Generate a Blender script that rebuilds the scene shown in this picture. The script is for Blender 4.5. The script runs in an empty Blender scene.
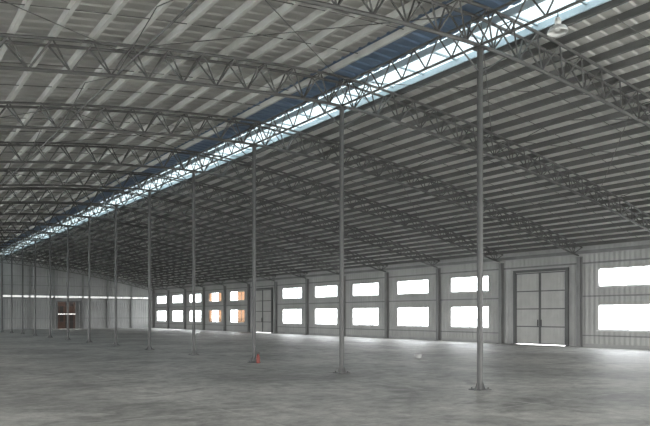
import bpy, math, random
from mathutils import Vector
random.seed(4)
S=bpy.context.scene
COL=S.collection
# ------------------------------------------------------------------ layout
XR=10.71; HALF=18.7; XW=XR+HALF; XL=XR-HALF
Y0=9.41; SP=4.93; KMIN=-3; KEND=14
YN=-8.0; YE=Y0+SP*KEND
def zb(x):
    t=abs(x-XR)/HALF
    return 7.35-2.85*t**1.6
def dep(x):
    t=min(1,abs(x-XR)/HALF)
    return .72-.30*t
def ztop(x): return zb(x)+dep(x)
def zsheet(x): return ztop(x)+.22
# ------------------------------------------------------------------ mesh helper
class MB:
    def __init__(s): s.v=[]; s.f=[]; s.m=[]; s.mats=[]
    def mi(s,mat):
        if mat not in s.mats: s.mats.append(mat)
        return s.mats.index(mat)
    def box(s,a,b,mat):
        x0,y0,z0=a; x1,y1,z1=b; n=len(s.v); i=s.mi(mat)
        s.v+=[(x0,y0,z0),(x1,y0,z0),(x1,y1,z0),(x0,y1,z0),(x0,y0,z1),(x1,y0,z1),(x1,y1,z1),(x0,y1,z1)]
        for q in ((0,3,2,1),(4,5,6,7),(0,1,5,4),(1,2,6,5),(2,3,7,6),(3,0,4,7)):
            s.f.append(tuple(n+k for k in q)); s.m.append(i)
    def hexa(s,pts,mat):
        n=len(s.v); i=s.mi(mat); s.v+=pts
        for q in ((0,3,2,1),(4,5,6,7),(0,1,5,4),(1,2,6,5),(2,3,7,6),(3,0,4,7)):
            s.f.append(tuple(n+k for k in q)); s.m.append(i)
    def tube(s,p,q,r,mat,n=6,r2=None):
        p=Vector(p); q=Vector(q); d=(q-p)
        if d.length<1e-6: return
        d.normalize(); up=Vector((0,0,1)) if abs(d.z)<.9 else Vector((1,0,0))
        a=d.cross(up).normalized(); b=d.cross(a).normalized()
        if r2 is None: r2=r
        o=len(s.v); i=s.mi(mat)
        for c,rr in ((p,r),(q,r2)):
            for k in range(n):
                t=2*math.pi*k/n
                s.v.append(tuple(c+a*math.cos(t)*rr+b*math.sin(t)*rr))
        for k in range(n):
            s.f.append((o+k,o+(k+1)%n,o+n+(k+1)%n,o+n+k)); s.m.append(i)
        s.f.append(tuple(o+k for k in reversed(range(n)))); s.m.append(i)
        s.f.append(tuple(o+n+k for k in range(n))); s.m.append(i)
    def lathe(s,c,prof,mat,n=24):
        o=len(s.v); i=s.mi(mat)
        for r,z in prof:
            for k in range(n):
                t=2*math.pi*k/n
                s.v.append((c[0]+r*math.cos(t),c[1]+r*math.sin(t),c[2]+z))
        for j in range(len(prof)-1):
            for k in range(n):
                s.f.append((o+j*n+k,o+j*n+(k+1)%n,o+(j+1)*n+(k+1)%n,o+(j+1)*n+k)); s.m.append(i)
    def mesh(s,name,smooth=False):
        me=bpy.data.meshes.new(name); me.from_pydata(s.v,[],s.f)
        for m in s.mats: me.materials.append(m)
        for p,i in zip(me.polygons,s.m): p.material_index=i; p.use_smooth=smooth
        me.update(); return me
    def obj(s,name,loc=(0,0,0),parent=None,smooth=False):
        o=bpy.data.objects.new(name,s.mesh(name,smooth)); o.location=loc; COL.objects.link(o)
        if parent: o.parent=parent
        return o
# ------------------------------------------------------------------ materials
def mat(name,col,rough=.6,metal=0,var=.12,scale=1.5,bump=0,ribs=None,spec=.4):
    m=bpy.data.materials.new(name); m.use_nodes=True; nt=m.node_tree; N=nt.nodes; L=nt.links
    b=N['Principled BSDF']; b.inputs['Roughness'].default_value=rough; b.inputs['Metallic'].default_value=metal
    b.inputs['Specular IOR Level'].default_value=spec
    tc=N.new('ShaderNodeTexCoord'); no=N.new('ShaderNodeTexNoise'); no.inputs['Scale'].default_value=scale
    no.inputs['Detail'].default_value=6; L.new(tc.outputs['Object'],no.inputs['Vector'])
    cr=N.new('ShaderNodeValToRGB'); e=cr.color_ramp.elements
    e[0].position=.3; e[1].position=.7
    e[0].color=tuple(c*(1-var) for c in col)+(1,); e[1].color=tuple(min(1,c*(1+var)) for c in col)+(1,)
    L.new(no.outputs['Fac'],cr.inputs['Fac']); L.new(cr.outputs['Color'],b.inputs['Base Color'])
    if ribs:
        w=N.new('ShaderNodeTexWave'); w.wave_type='BANDS'; w.bands_direction=ribs; w.inputs['Scale'].default_value=1.2
        L.new(tc.outputs['Object'],w.inputs['Vector'])
        bp=N.new('ShaderNodeBump'); bp.inputs['Strength'].default_value=.7; bp.inputs['Distance'].default_value=.04
        L.new(w.outputs['Fac'],bp.inputs['Height']); L.new(bp.outputs['Normal'],b.inputs['Normal'])
    elif bump:
        bp=N.new('ShaderNodeBump'); bp.inputs['Strength'].default_value=bump; bp.inputs['Distance'].default_value=.01
        L.new(no.outputs['Fac'],bp.inputs['Height']); L.new(bp.outputs['Normal'],b.inputs['Normal'])
    return m
M_truss=mat('truss_paint',(.075,.074,.07),.55,.0)
M_col=mat('column_steel',(.07,.07,.068),.5,.1)
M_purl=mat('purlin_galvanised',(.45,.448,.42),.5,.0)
M_purld=mat('purlin_shaded',(.10,.10,.095),.6,.0)  # right-side purlins: shade on webs facing away from windows, put into the colour
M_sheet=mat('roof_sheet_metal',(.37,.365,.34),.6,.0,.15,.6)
M_sheetr=mat('roof_sheet_lit',(.60,.597,.565),.6,.0,.15,.6)  # right-side copy of the sheet, light between purlins painted into its tone
M_blue=mat('roof_sheet_blue',(.11,.16,.235),.5,.0)
M_cyan=mat('ridge_flashing_blue',(.40,.48,.52),.5,.0)
M_wallR=mat('wall_cladding',(.37,.37,.355),.6,.0,.1,.8,ribs='Y')
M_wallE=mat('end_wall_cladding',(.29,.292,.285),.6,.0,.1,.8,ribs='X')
M_post=mat('wall_post_steel',(.19,.19,.187),.5,.1)
M_frame=mat('window_frame_alu',(.5,.5,.49),.4,.2)
M_door=mat('door_sheet',(.42,.42,.40),.5,.0,.08)
M_doorf=mat('door_frame_steel',(.11,.112,.11),.5,.1)
M_red=mat('red_paint',(.15,.025,.018),.5)
M_black=mat('black_rubber',(.02,.02,.02),.5)
M_white=mat('white_plastic',(.55,.55,.53),.45)
M_orange=mat('orange_board',(.025,.010,.005),.7)
M_brown=mat('brown_crate_wood',(.006,.0045,.004),.7)
M_ext=mat('exterior_concrete',(.65,.65,.63),.9)
M_base=mat('kerb_concrete',(.35,.35,.34),.9)
M_alu=mat('lamp_reflector',(.5,.5,.48),.35,.3)

def floor_mat():
    m=bpy.data.materials.new('worn_concrete_floor'); m.use_nodes=True; nt=m.node_tree; N=nt.nodes; L=nt.links
    b=N['Principled BSDF']; tc=N.new('ShaderNodeTexCoord')
    def noise(sc,det,rough=.6,dist=0):
        n=N.new('ShaderNodeTexNoise'); n.inputs['Scale'].default_value=sc; n.inputs['Detail'].default_value=det
        n.inputs['Roughness'].default_value=rough; n.inputs['Distortion'].default_value=dist; L.new(tc.outputs['Object'],n.inputs['Vector']); return n
    def ramp(src,a,ca,b_,cb):
        r=N.new('ShaderNodeValToRGB'); r.color_ramp.elements[0].position=a; r.color_ramp.elements[1].position=b_
        r.color_ramp.elements[0].color=ca+(1,); r.color_ramp.elements[1].color=cb+(1,); L.new(src,r.inputs['Fac']); return r
    def mult(a,c,f=1):
        mx=N.new('ShaderNodeMix'); mx.data_type='RGBA'; mx.blend_type='MULTIPLY'; mx.inputs[0].default_value=f
        L.new(a,mx.inputs[6]); L.new(c,mx.inputs[7]); return mx.outputs[2]
    n1=noise(.25,9,.7,.6); n2=noise(2.6,9,.8); n4=noise(.9,6,.6,1.5)
    r1=ramp(n1.outputs['Fac'],.38,(.25,.247,.23),.62,(.45,.44,.41))
    r2=ramp(n2.outputs['Fac'],.32,(.5,.5,.5),.68,(1.35,1.35,1.35))
    r4=ramp(n4.outputs['Fac'],.34,(.5,.5,.5),.48,(1,1,1))
    c=mult(mult(r1.outputs['Color'],r2.outputs['Color']),r4.outputs['Color'],.6)
    br=N.new('ShaderNodeTexBrick'); br.offset=0; br.inputs['Scale'].default_value=1
    br.inputs['Brick Width'].default_value=4.93; br.inputs['Row Height'].default_value=2.465
    br.inputs['Mortar Size'].default_value=.045; br.inputs['Mortar Smooth'].default_value=.6
    L.new(tc.outputs['Object'],br.inputs['Vector'])
    n3=noise(1.1,6,.7); mm=N.new('ShaderNodeMath'); mm.operation='MULTIPLY'; L.new(br.outputs['Fac'],mm.inputs[0])
    r3=ramp(n3.outputs['Fac'],.45,(0,0,0),.62,(.6,.6,.6)); L.new(r3.outputs['Color'],mm.inputs[1])
    m2=N.new('ShaderNodeMix'); m2.data_type='RGBA'; L.new(mm.outputs[0],m2.inputs[0])
    L.new(c,m2.inputs[6]); m2.inputs[7].default_value=(.56,.55,.52,1)
    L.new(m2.outputs[2],b.inputs['Base Color'])
    rr=N.new('ShaderNodeMapRange'); rr.inputs['To Min'].default_value=.4; rr.inputs['To Max'].default_value=.75
    L.new(n2.outputs['Fac'],rr.inputs['Value']); L.new(rr.outputs[0],b.inputs['Roughness'])
    b.inputs['Specular IOR Level'].default_value=.35
    bp=N.new('ShaderNodeBump'); bp.inputs['Strength'].default_value=.35; bp.inputs['Distance'].default_value=.015
    L.new(n2.outputs['Fac'],bp.inputs['Height']); L.new(bp.outputs['Normal'],b.inputs['Normal'])
    return m
M_floor=floor_mat()
def glass_mat(name,tint):
    m=bpy.data.materials.new(name); m.use_nodes=True; nt=m.node_tree; N=nt.nodes; L=nt.links
    N.remove(N['Principled BSDF']); out=N['Material Output']
    t=N.new('ShaderNodeBsdfTransparent'); t.inputs[0].default_value=tint+(1,)
    g=N.new('ShaderNodeBsdfGlossy'); g.inputs['Roughness'].default_value=.05
    x=N.new('ShaderNodeMixShader'); x.inputs[0].default_value=.05
    L.new(t.outputs[0],x.inputs[1]); L.new(g.outputs[0],x.inputs[2]); L.new(x.outputs[0],out.inputs[0]); return m
M_glass=glass_mat('window_glass',(.96,.98,1.0))
M_sky=glass_mat('skylight_panel',(.31,.345,.355))
M_ribbon=glass_mat('ribbon_panel',(.25,.255,.255))
M_oglass=glass_mat('amber_glass',(.25,.195,.155))
# ------------------------------------------------------------------ ground / floor
b=MB(); b.box((XL-.3,YN-.3,-.12),(XW+.3,YE+.3,0),M_floor); b.obj('floor')
b=MB(); b.box((-220,-220,-.3),(260,320,-.14),M_ext); b.obj('exterior_ground')
# ------------------------------------------------------------------ side walls
def side_openings(k,side):
    y=Y0+SP*k
    if side<0: return [(y+.4,y+SP-.4,.85,4.1,'win')]  # unseen left glazing, enlarged to bring more daylight inside
    if k in (2,8): return [(y+.8,y+3.95,0,3.9,'door')]
    return [(y+.97,y+4.0,.85,2.12,'win'),(y+.97,y+4.0,2.98,3.9,'win')]
def side_wall(name,xa,xb,side):
    b=MB(); zt=zsheet(XW)-.02
    for k in range(-4,KEND):
        y0=max(YN,Y0+SP*k); y1=Y0+SP*(k+1)
        if y1<=y0: continue
        ops=side_openings(k,side) if k>=-3 else []
        if not ops: b.box((xa,y0,0),(xb,y1,zt),M_wallR); continue
        oy0,oy1=ops[0][0],ops[0][1]
        b.box((xa,y0,0),(xb,oy0,zt),M_wallR); b.box((xa,oy1,0),(xb,y1,zt),M_wallR)
        z=0
        for o in ops:
            if o[2]>z: b.box((xa,oy0,z),(xb,oy1,o[2]),M_wallR)
            z=o[3]
        b.box((xa,oy0,z),(xb,oy1,zt),M_wallR)
    return b.obj(name)
side_wall('wall_right',XW,XW+.12,1)
side_wall('wall_left',XL-.12,XL,-1)
wn=0
def window(side,y0,y1,z0,z1,k):
    global wn; wn+=1
    x=XW+.06 if side>0 else XL-.06
    b=MB(); f=.05
    for a,c in (((x-.05,y0,z0),(x+.05,y0+f,z1)),((x-.05,y1-f,z0),(x+.05,y1,z1)),
                ((x-.05,y0+f,z0),(x+.05,y1-f,z0+f)),((x-.05,y0+f,z1-f),(x+.05,y1-f,z1))):
        b.box(a,c,M_frame)
    n=4
    for i in range(1,n):
        yy=y0+(y1-y0)*i/n; b.box((x-.02,yy-.014,z0+f),(x+.02,yy+.014,z1-f),M_frame)
    for i in range(n):
        ya=y0+(y1-y0)*i/n+.02; yb=y0+(y1-y0)*(i+1)/n-.02
        g=M_glass
        if side>0 and k in (9,10) and ((i+k)%4 in (1,2) ): g=M_oglass
        b.box((x-.004,ya,z0+f),(x+.004,yb,z1-f),g)
    s=-1 if side>0 else 1
    xi=XW if side>0 else XL
    b.box((min(xi,xi+s*.05),y0-.06,z0-.05),(max(xi,xi+s*.05),y1+.06,z0-.0),M_frame)
    b.obj('window_%d'%wn)
dn=0
def door(side,y0,y1,z1):
    global dn; dn+=1
    xi=XW if side>0 else XL; s=-1 if side>0 else 1
    def bx(b,d0,d1,ya,yb,za,zb_,m):
        xa,xb=sorted((xi+s*d0,xi+s*d1)); b.box((xa,ya,za),(xb,yb,zb_),m)
    b=MB()
    # double leaf door hung just inside the wall face, covering the opening
    bx(b,.002,.12,y0-.14,y0,0,z1+.14,M_doorf); bx(b,.002,.12,y1,y1+.14,0,z1+.14,M_doorf); bx(b,.002,.12,y0,y1,z1,z1+.14,M_doorf)
    ym=(y0+y1)/2
    for a,c in ((y0+.005,ym-.006),(ym+.006,y1-.005)):
        bx(b,.02,.05,a,c,.04,z1,M_door)
        w=.055
        for q in (a,c-w): bx(b,.05,.09,q,q+w,.04,z1-.02,M_doorf)
        for zz in (.04,.95,1.9,2.85,z1-.08): bx(b,.05,.085,a+w,c-w,zz,zz+w,M_doorf)
        nr=int((c-a)/.16)
        for i in range(1,nr): 
            q=a+(c-a)*i/nr; bx(b,.05,.07,q-.02,q+.02,.1,z1-.08,M_door)
    bx(b,.09,.13,ym-.12,ym-.09,1.0,1.35,M_black); bx(b,.09,.13,ym+.09,ym+.12,1.0,1.35,M_black)
    b.obj('door_%d'%dn)
for side in (1,-1):
    for k in range(-3,KEND):
        for o in side_openings(k,side):
            if o[4]=='win': window(side,o[0],o[1],o[2],o[3],k)
            else: door(side,o[0],o[1],o[3])
# ------------------------------------------------------------------ end walls
def end_wall(name,ya,yb,openings,xlist):
    b=MB(); xs=sorted(set(xlist))
    for x0,x1 in zip(xs[:-1],xs[1:]):
        xm=(x0+x1)/2; cuts=[]
        for (ox0,ox1,oz0,oz1) in openings:
            if ox0<=xm<=ox1: cuts.append((oz0,oz1))
        cuts.sort(); z=0
        for c in cuts:
            if c[0]>z: b.box((x0,ya,z),(x1,yb,c[0]),M_wallE)
            z=max(z,c[1])
        t0=zsheet(x0)-.03; t1=zsheet(x1)-.03
        b.hexa([(x0,ya,z),(x1,ya,z),(x1,yb,z),(x0,yb,z),(x0,ya,t0),(x1,ya,t1),(x1,yb,t1),(x0,yb,t0)],M_wallE)
    return b.obj(name)
ops=[(18.0,20.4,0,3.1),(XL+.4,XR,3.58,3.8),(XR,17.4,3.58,3.8),(17.4,XW-.4,3.58,3.8)]
xs=[XL+(XW-XL)*i/38 for i in range(39)]+[18.0,20.4,17.4,XR,XL+.4,XW-.4]
end_wall('wall_far',YE,YE+.12,ops,xs)
opn=[(XL+1.5,XW-1.5,.0,4.5)]  # unseen near end, opened wide to let daylight in
xs=[XL+(XW-XL)*i/38 for i in range(39)]+[XL+1.5,XW-1.5]
end_wall('wall_near',YN-.12,YN,opn,xs)
# ribbon window
b=MB(); xa,xb=XL+.4,XW-.4
b.box((xa,YE+.04,3.58),(xb,YE+.05,3.8),M_ribbon)
for i in range(0,31):
    x=xa+(xb-xa-.04)*i/30; b.box((x,YE+.01,3.58),(x+.04,YE+.04,3.8),M_frame)
wn+=1; b.obj('window_%d'%wn)
# far doorway with frame and half open leaf
b=MB()
b.box((17.86,YE-.08,0),(18.0,YE-.002,3.24),M_doorf); b.box((20.4,YE-.08,0),(20.54,YE-.002,3.24),M_doorf); b.box((18.0,YE-.08,3.1),(20.4,YE-.002,3.24),M_doorf)
b.box((19.95,YE-.05,.04),(20.38,YE-.01,3.08),M_doorf)
dn+=1; b.obj('door_%d'%dn)
# stacked crates standing beyond the doorway
b=MB()
for ix in range(6):
    for iz in range(4):
        x=16.9+ix*1.11; z=-.14+iz*.93
        b.box((x,YE+1.6,z),(x+1.1,YE+2.6,z+.92),M_orange if (ix+iz)%3==1 else M_brown)
        for q in (0,.5,1.0): b.box((x+q,YE+1.57,z),(x+q+.1,YE+1.6,z+.92),M_orange)
b.obj('crate_stack')
# end wall posts + girts
b=MB()
for i in range(1,13):
    x=XL+(XW-XL)*i/13
    if 17.7<x<20.7: x=17.6 if x<19 else 20.8
    zt=zb(x)-.05
    b.box((x-.08,YE-.2,0),(x+.08,YE-.185,zt),M_post); b.box((x-.08,YE-.015,0),(x+.08,YE,zt),M_post); b.box((x-.006,YE-.185,0),(x+.006,YE-.015,zt),M_post)
b.obj('end_wall_posts')
b=MB()
for z in (1.2,3.42,3.86,4.9,5.9):
    xr=[(XL+.2,XW-.2)] if z<4.6 else ([(XR-14,XR+14)] if z<5.5 else [(XR-9,XR+9)])
    if z<3: xr=[(XL+.2,17.8),(20.6,XW-.2)]
    for a,c in xr: b.box((a,YE-.06,z),(c,YE-.001,z+.07),M_post)
b.obj('end_wall_girts')
# ------------------------------------------------------------------ side wall posts, girts, base
for side,nm in ((1,'right'),(-1,'left')):
    xi=XW if side>0 else XL; s=-side
    for k in range(KMIN,KEND+1):
        y=Y0+SP*k
        if k==KEND: y-=.15
        b=MB(); w=.1; zt=zb(XW)+.0
        def bx(d0,d1,a,c,z0,z1,m=M_post):
            xa,xb=sorted((xi+s*d0,xi+s*d1)); b.box((xa,a,z0),(xb,c,z1),m)
        bx(.20,.215,y-w,y+w,.02,zt); bx(0,.015,y-w,y+w,.02,zt); bx(.015,.20,y-.006,y+.006,.02,zt)
        bx(-.0,.3,y-.16,y+.16,0,.02)
        bx(-.0,.26,y-.12,y+.12,zt,zt+.02)
        b.obj('wall_post')
    b=MB()
    for z,h in ((.55,.06),(2.5,.07),(4.15,.08)):
        for k in range(KMIN,KEND):
            if side<0 and z<4: continue
            if k in (2,8) and z<4: continue
            y=Y0+SP*k; xa,xb=sorted((xi,xi+s*.06)); b.box((xa,y+.12,z),(xb,y+SP-.12,z+h),M_post)
    b.obj('wall_girts_'+nm)
    b=MB()
    for k in range(KMIN,KEND):
        if k in (2,8): continue
        y=Y0+SP*k; xa,xb=sorted((xi,xi+s*.035)); b.box((xa,y+.17,0),(xb,y+SP-.17,.16),M_base)
    b.obj('baseboard_'+nm)
# ------------------------------------------------------------------ roof sheet (real trapezoidal ribs)
def roof(name,x0,x1,m,nseg):
    b=MB(); i=b.mi(m); per=.36; prof=[]; y=YN-.4
    while y<YE+.4:
        prof+=[(y,0),(y+.2,0),(y+.235,.035),(y+.325,.035)]; y+=per
    xs=[x0+(x1-x0)*j/nseg for j in range(nseg+1)]
    n=len(prof)
    for x in xs:
        z=zsheet(x)
        b.v+=[(x,p,z+dz) for p,dz in prof]
    for j in range(nseg):
        for q in range(n-1):
            b.f.append((j*n+q,j*n+q+1,(j+1)*n+q+1,(j+1)*n+q)); b.m.append(i)
    return b.obj(name)
SK0,SK1=11.4,12.5
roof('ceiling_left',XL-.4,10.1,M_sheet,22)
roof('ceiling_ridge_blue',10.1,SK0,M_blue,4)
roof('ceiling_ridge_flashing',SK1,13.05,M_cyan,2)
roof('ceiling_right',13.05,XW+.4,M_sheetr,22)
# skylight panel + glazing bars
b=MB()
z0,z1=zsheet(SK0)+.03,zsheet(SK1)+.03
b.hexa([(SK0-.03,YN-.4,z0),(SK1+.03,YN-.4,z1),(SK1+.03,YE+.4,z1),(SK0-.03,YE+.4,z0),
        (SK0-.03,YN-.4,z0+.01),(SK1+.03,YN-.4,z1+.01),(SK1+.03,YE+.4,z1+.01),(SK0-.03,YE+.4,z0+.01)],M_sky)
y=YN
while y<YE:
    b.box((SK0,y,z1-.05),(SK1,y+.05,z1-.01),M_cyan); y+=SP/4
b.box((SK0-.02,YN,z1-.16),(SK0+.02,YE,z1),M_cyan); b.box((SK1-.02,YN,z1-.16),(SK1+.02,YE,z1),M_cyan)
wn+=1; b.obj('window_%d'%wn)
# ------------------------------------------------------------------ purlins
bl,brr=MB(),MB()
def purlin(b,x,M):
    z=ztop(x)+.035; h=.165
    b.box((x-.006,YN,z),(x+.006,YE,z+h),M)
    b.box((x+.006,YN,z),(x+.075,YE,z+.01),M)
    b.box((x+.006,YN,z+h-.01),(x+.075,YE,z+h),M)
i=0
while True:
    d=.55+.78*i; i+=1
    if d>HALF-.1: break
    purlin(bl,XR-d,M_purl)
i=0
while True:
    x=SK1+.15+.66*i; i+=1
    if x>XW-.1: break
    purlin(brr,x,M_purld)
bl.obj('roof_purlins'); brr.obj('roof_purlins')
# sag rods between purlins
b=MB()
for k in range(KMIN,KEND):
    for f in (.33,.67):
        y=Y0+SP*(k+f)
        for x0,x1 in ((13.2,XW-.3),(XL+.3,10.0)):
            n=10
            for j in range(n):
                a=x0+(x1-x0)*j/n; c=x0+(x1-x0)*(j+1)/n
                b.tube((a,y,ztop(a)+.055),(c,y,ztop(c)+.055),.011,M_truss,4)
b.obj('purlin_sag_rods')
# ------------------------------------------------------------------ trusses
b=MB(); NP=44
X0,X1=XL+.2,XW-.2
tx=[X0+(X1-X0)*i/NP for i in range(NP+1)]
HW=.2
for i in range(NP):
    a,c=tx[i],tx[i+1]; mid=(a+c)/2
    for s in (-HW,HW):
        b.tube((a,s,ztop(a)),(c,s,ztop(c)),.036,M_truss)
        b.tube((mid,0,zb(mid)),(a,s,ztop(a)),.021,M_truss,5)
        b.tube((mid,0,zb(mid)),(c,s,ztop(c)),.021,M_truss,5)
    b.tube((a,-HW,ztop(a)),(a,HW,ztop(a)),.014,M_truss,5)
    if i<NP-1:
        m2=(tx[i+1]+tx[i+2])/2
        b.tube((mid,0,zb(mid)),(m2,0,zb(m2)),.042,M_truss)
for xx,m in ((X0,(tx[0]+tx[1])/2),(X1,(tx[-1]+tx[-2])/2)):
    b.tube((xx,0,zb(xx)+.03),(m,0,zb(m)),.036,M_truss)
me=b.mesh('roof_truss')
for k in range(KMIN,KEND+1):
    o=bpy.data.objects.new('roof_truss',me); COL.objects.link(o)
    o.location=(0,Y0+SP*k-(.35 if k==KEND else 0),0)
# ------------------------------------------------------------------ longitudinal lattice girder over the columns + tie lines
b=MB(); ya,yb=Y0+SP*KMIN,YE-.35
for zz in (7.36,7.95):
    b.tube((XR,ya,zz),(XR,yb,zz),.03,M_truss)
n=6
for k in range(KMIN,KEND):
    for i in range(n):
        y=Y0+SP*k+SP*i/n; y2=y+SP/n; ym=(y+y2)/2
        if y2>yb: break
        b.tube((XR,y,7.36),(XR,ym,7.95),.02,M_truss,5); b.tube((XR,ym,7.95),(XR,y2,7.36),.02,M_truss,5)
b.obj('ridge_lattice_girder')
b=MB()
for d in (-12.4,-6.2,6.2,12.4):
    x=XR+d; zt=ztop(x)-.05; zl=zb(x)+.0
    b.tube((x,ya,zl),(x,yb,zl),.022,M_truss)
    for k in range(KMIN,KEND):
        y=Y0+SP*k; y2=min(y+SP,yb)
        b.tube((x,y,zl),(x,(y+y2)/2,zt),.012,M_truss,5); b.tube((x,(y+y2)/2,zt),(x,y2,zl),.012,M_truss,5)
for k in range(KMIN,KEND-1):
    y=Y0+SP*k
    if k%2==0:
        for xa,xb in ((XR,XR+6.2),(XR+6.2,XR+12.4),(XR+12.4,XW-.3),(XR,XR-6.2),(XR-6.2,XR-12.4)):
            b.tube((xa,y,ztop(xa)-.04),(xb,y+SP,ztop(xb)-.04),.011,M_truss,5)
            b.tube((xb,y,ztop(xb)-.04),(xa,y+SP,ztop(xa)-.04),.011,M_truss,5)
b.obj('roof_bracing')
for side,nm in ((1,'right'),(-1,'left')):
    x=XR+side*(HALF-.13); b=MB(); b.box((x-.06,YN,zb(XW)+.16),(x+.06,YE,zb(XW)+.32),M_post); b.obj('eave_beam_'+nm)
# ------------------------------------------------------------------ columns
b=MB()
b.tube((0,0,.02),(0,0,7.27),.065,M_col,16)
b.box((-.17,-.17,0),(.17,.17,.02),M_col)
for s in ((1,0),(-1,0),(0,1),(0,-1)):
    b.hexa([(s[0]*.06-abs(s[1])*.006,s[1]*.06-abs(s[0])*.006,.02),(s[0]*.15+abs(s[1])*.006,s[1]*.15-abs(s[0])*.006,.02),
            (s[0]*.15+abs(s[1])*.006,s[1]*.15+abs(s[0])*.006,.02),(s[0]*.06-abs(s[1])*.006,s[1]*.06+abs(s[0])*.006,.02),
            (s[0]*.06-abs(s[1])*.006,s[1]*.06-abs(s[0])*.006,.2),(s[0]*.07+abs(s[1])*.006,s[1]*.07-abs(s[0])*.006,.2),
            (s[0]*.07+abs(s[1])*.006,s[1]*.07+abs(s[0])*.006,.2),(s[0]*.06-abs(s[1])*.006,s[1]*.06+abs(s[0])*.006,.2)],M_col)
for s in (-.12,.12):
    for t in (-.12,.12): b.tube((s,t,.02),(s,t,.06),.014,M_col,6)
b.box((-.13,-.13,7.27),(.13,.13,7.29),M_col)
for z in (2.4,4.9): b.tube((0,0,z),(0,0,z+.05),.073,M_col,16)
for s in (-1,1):
    b.tube((s*.05,0,6.8),(s*.8,0,7.27),.018,M_col,6)
me=b.mesh('steel_column',False)
for k in range(-2,KEND):
    o=bpy.data.objects.new('steel_column',me); o.location=(XR,Y0+SP*k,0); COL.objects.link(o)
# ------------------------------------------------------------------ high-bay lamp
b=MB()
b.tube((0,0,0),(0,0,-.10),.012,M_truss,6)
b.lathe((0,0,-.10),[(.0,0),(.05,0),(.06,-.03),(.06,-.10),(.045,-.12),(.08,-.14),(.145,-.17),(.185,-.24),(.195,-.28),(.187,-.28),(.17,-.24),(.13,-.18),(.0,-.15)],M_alu,28)
b.lathe((0,0,-.29),[(.0,.06),(.05,.04),(.065,0),(.045,-.04),(.0,-.06)],M_white,16)
me=b.mesh('high_bay_lamp',True)
o=bpy.data.objects.new('high_bay_lamp',me); o.location=(XR,7.5,7.32); COL.objects.link(o)
# ------------------------------------------------------------------ small things on the floor
def img2floor(px,py):
    D=650*1.6/(py-315); th=math.atan(460/650); r=(px-325)*D/650
    return (D*math.sin(th)+r*math.cos(th), D*math.cos(th)-r*math.sin(th))
def extinguisher(x,y):
    b=MB()
    b.lathe((0,0,0),[(0,0),(.06,0),(.065,.02),(.065,.2),(.05,.25),(.028,.28),(.022,.31),(0,.31)],M_red,20)
    b.box((-.02,-.08,.31),(.02,.05,.325),M_black); b.box((-.02,-.08,.34),(.02,.035,.355),M_black)
    b.tube((0,.045,.315),(0,.09,.24),.01,M_black,8); b.tube((0,.09,.24),(0,.09,.08),.012,M_black,8)
    return b.obj('fire_extinguisher',(x,y,0))
extinguisher(XR-.05,Y0+SP*2-.36)
x,y=img2floor(418,358)
b=MB(); b.lathe((0,0,0),[(0,0),(.12,0),(.15,.12),(.16,.12),(.16,.14),(.145,.14),(.11,.02),(0,.02)],M_base,22)
b.obj('shallow_bucket',(x,y,0))
# ------------------------------------------------------------------ daylight
w=bpy.data.worlds.new('overcast_sky'); S.world=w; w.use_nodes=True
N=w.node_tree.nodes; L=w.node_tree.links; bg=N['Background']
tc=N.new('ShaderNodeTexCoord'); sx=N.new('ShaderNodeSeparateXYZ'); cr=N.new('ShaderNodeValToRGB')
L.new(tc.outputs['Generated'],sx.inputs[0]); L.new(sx.outputs['Z'],cr.inputs['Fac'])
cr.color_ramp.elements[0].color=(1,.985,.96,1); cr.color_ramp.elements[1].color=(.96,.98,1,1)
L.new(cr.outputs['Color'],bg.inputs['Color']); bg.inputs['Strength'].default_value=15.5
def portal(name,loc,rot,sx_,sy_):
    l=bpy.data.lights.new(name,'AREA'); l.shape='RECTANGLE'; l.size=sx_; l.size_y=sy_; l.cycles.is_portal=True
    o=bpy.data.objects.new(name,l); o.location=loc; o.rotation_euler=rot; COL.objects.link(o)
LY=YE-YN; CY=(YE+YN)/2
portal('portal_right_low',(XW+.16,CY,1.5),(0,math.radians(90),0),1.35,LY)
portal('portal_right_high',(XW+.16,CY,3.44),(0,math.radians(90),0),1.0,LY)
portal('portal_left',(XL-.16,CY,2.48),(0,math.radians(-90),0),3.35,LY)
portal('portal_skylight',((SK0+SK1)/2,CY,zsheet(SK0)+.1),(0,0,0),SK1-SK0+.1,LY)
portal('portal_near',(XR,YN-.2,2.2),(math.radians(90),0,0),XW-XL,4.6)
# ------------------------------------------------------------------ camera
cd=bpy.data.cameras.new('camera'); cam=bpy.data.objects.new('camera',cd); COL.objects.link(cam)
cd.sensor_width=36; cd.lens=36.0; cd.shift_y=(315-213)/650
cam.location=(0,0,1.6); cam.rotation_euler=(math.radians(90),0,-math.atan(460/650))
S.camera=cam
S.view_settings.view_transform='Standard'
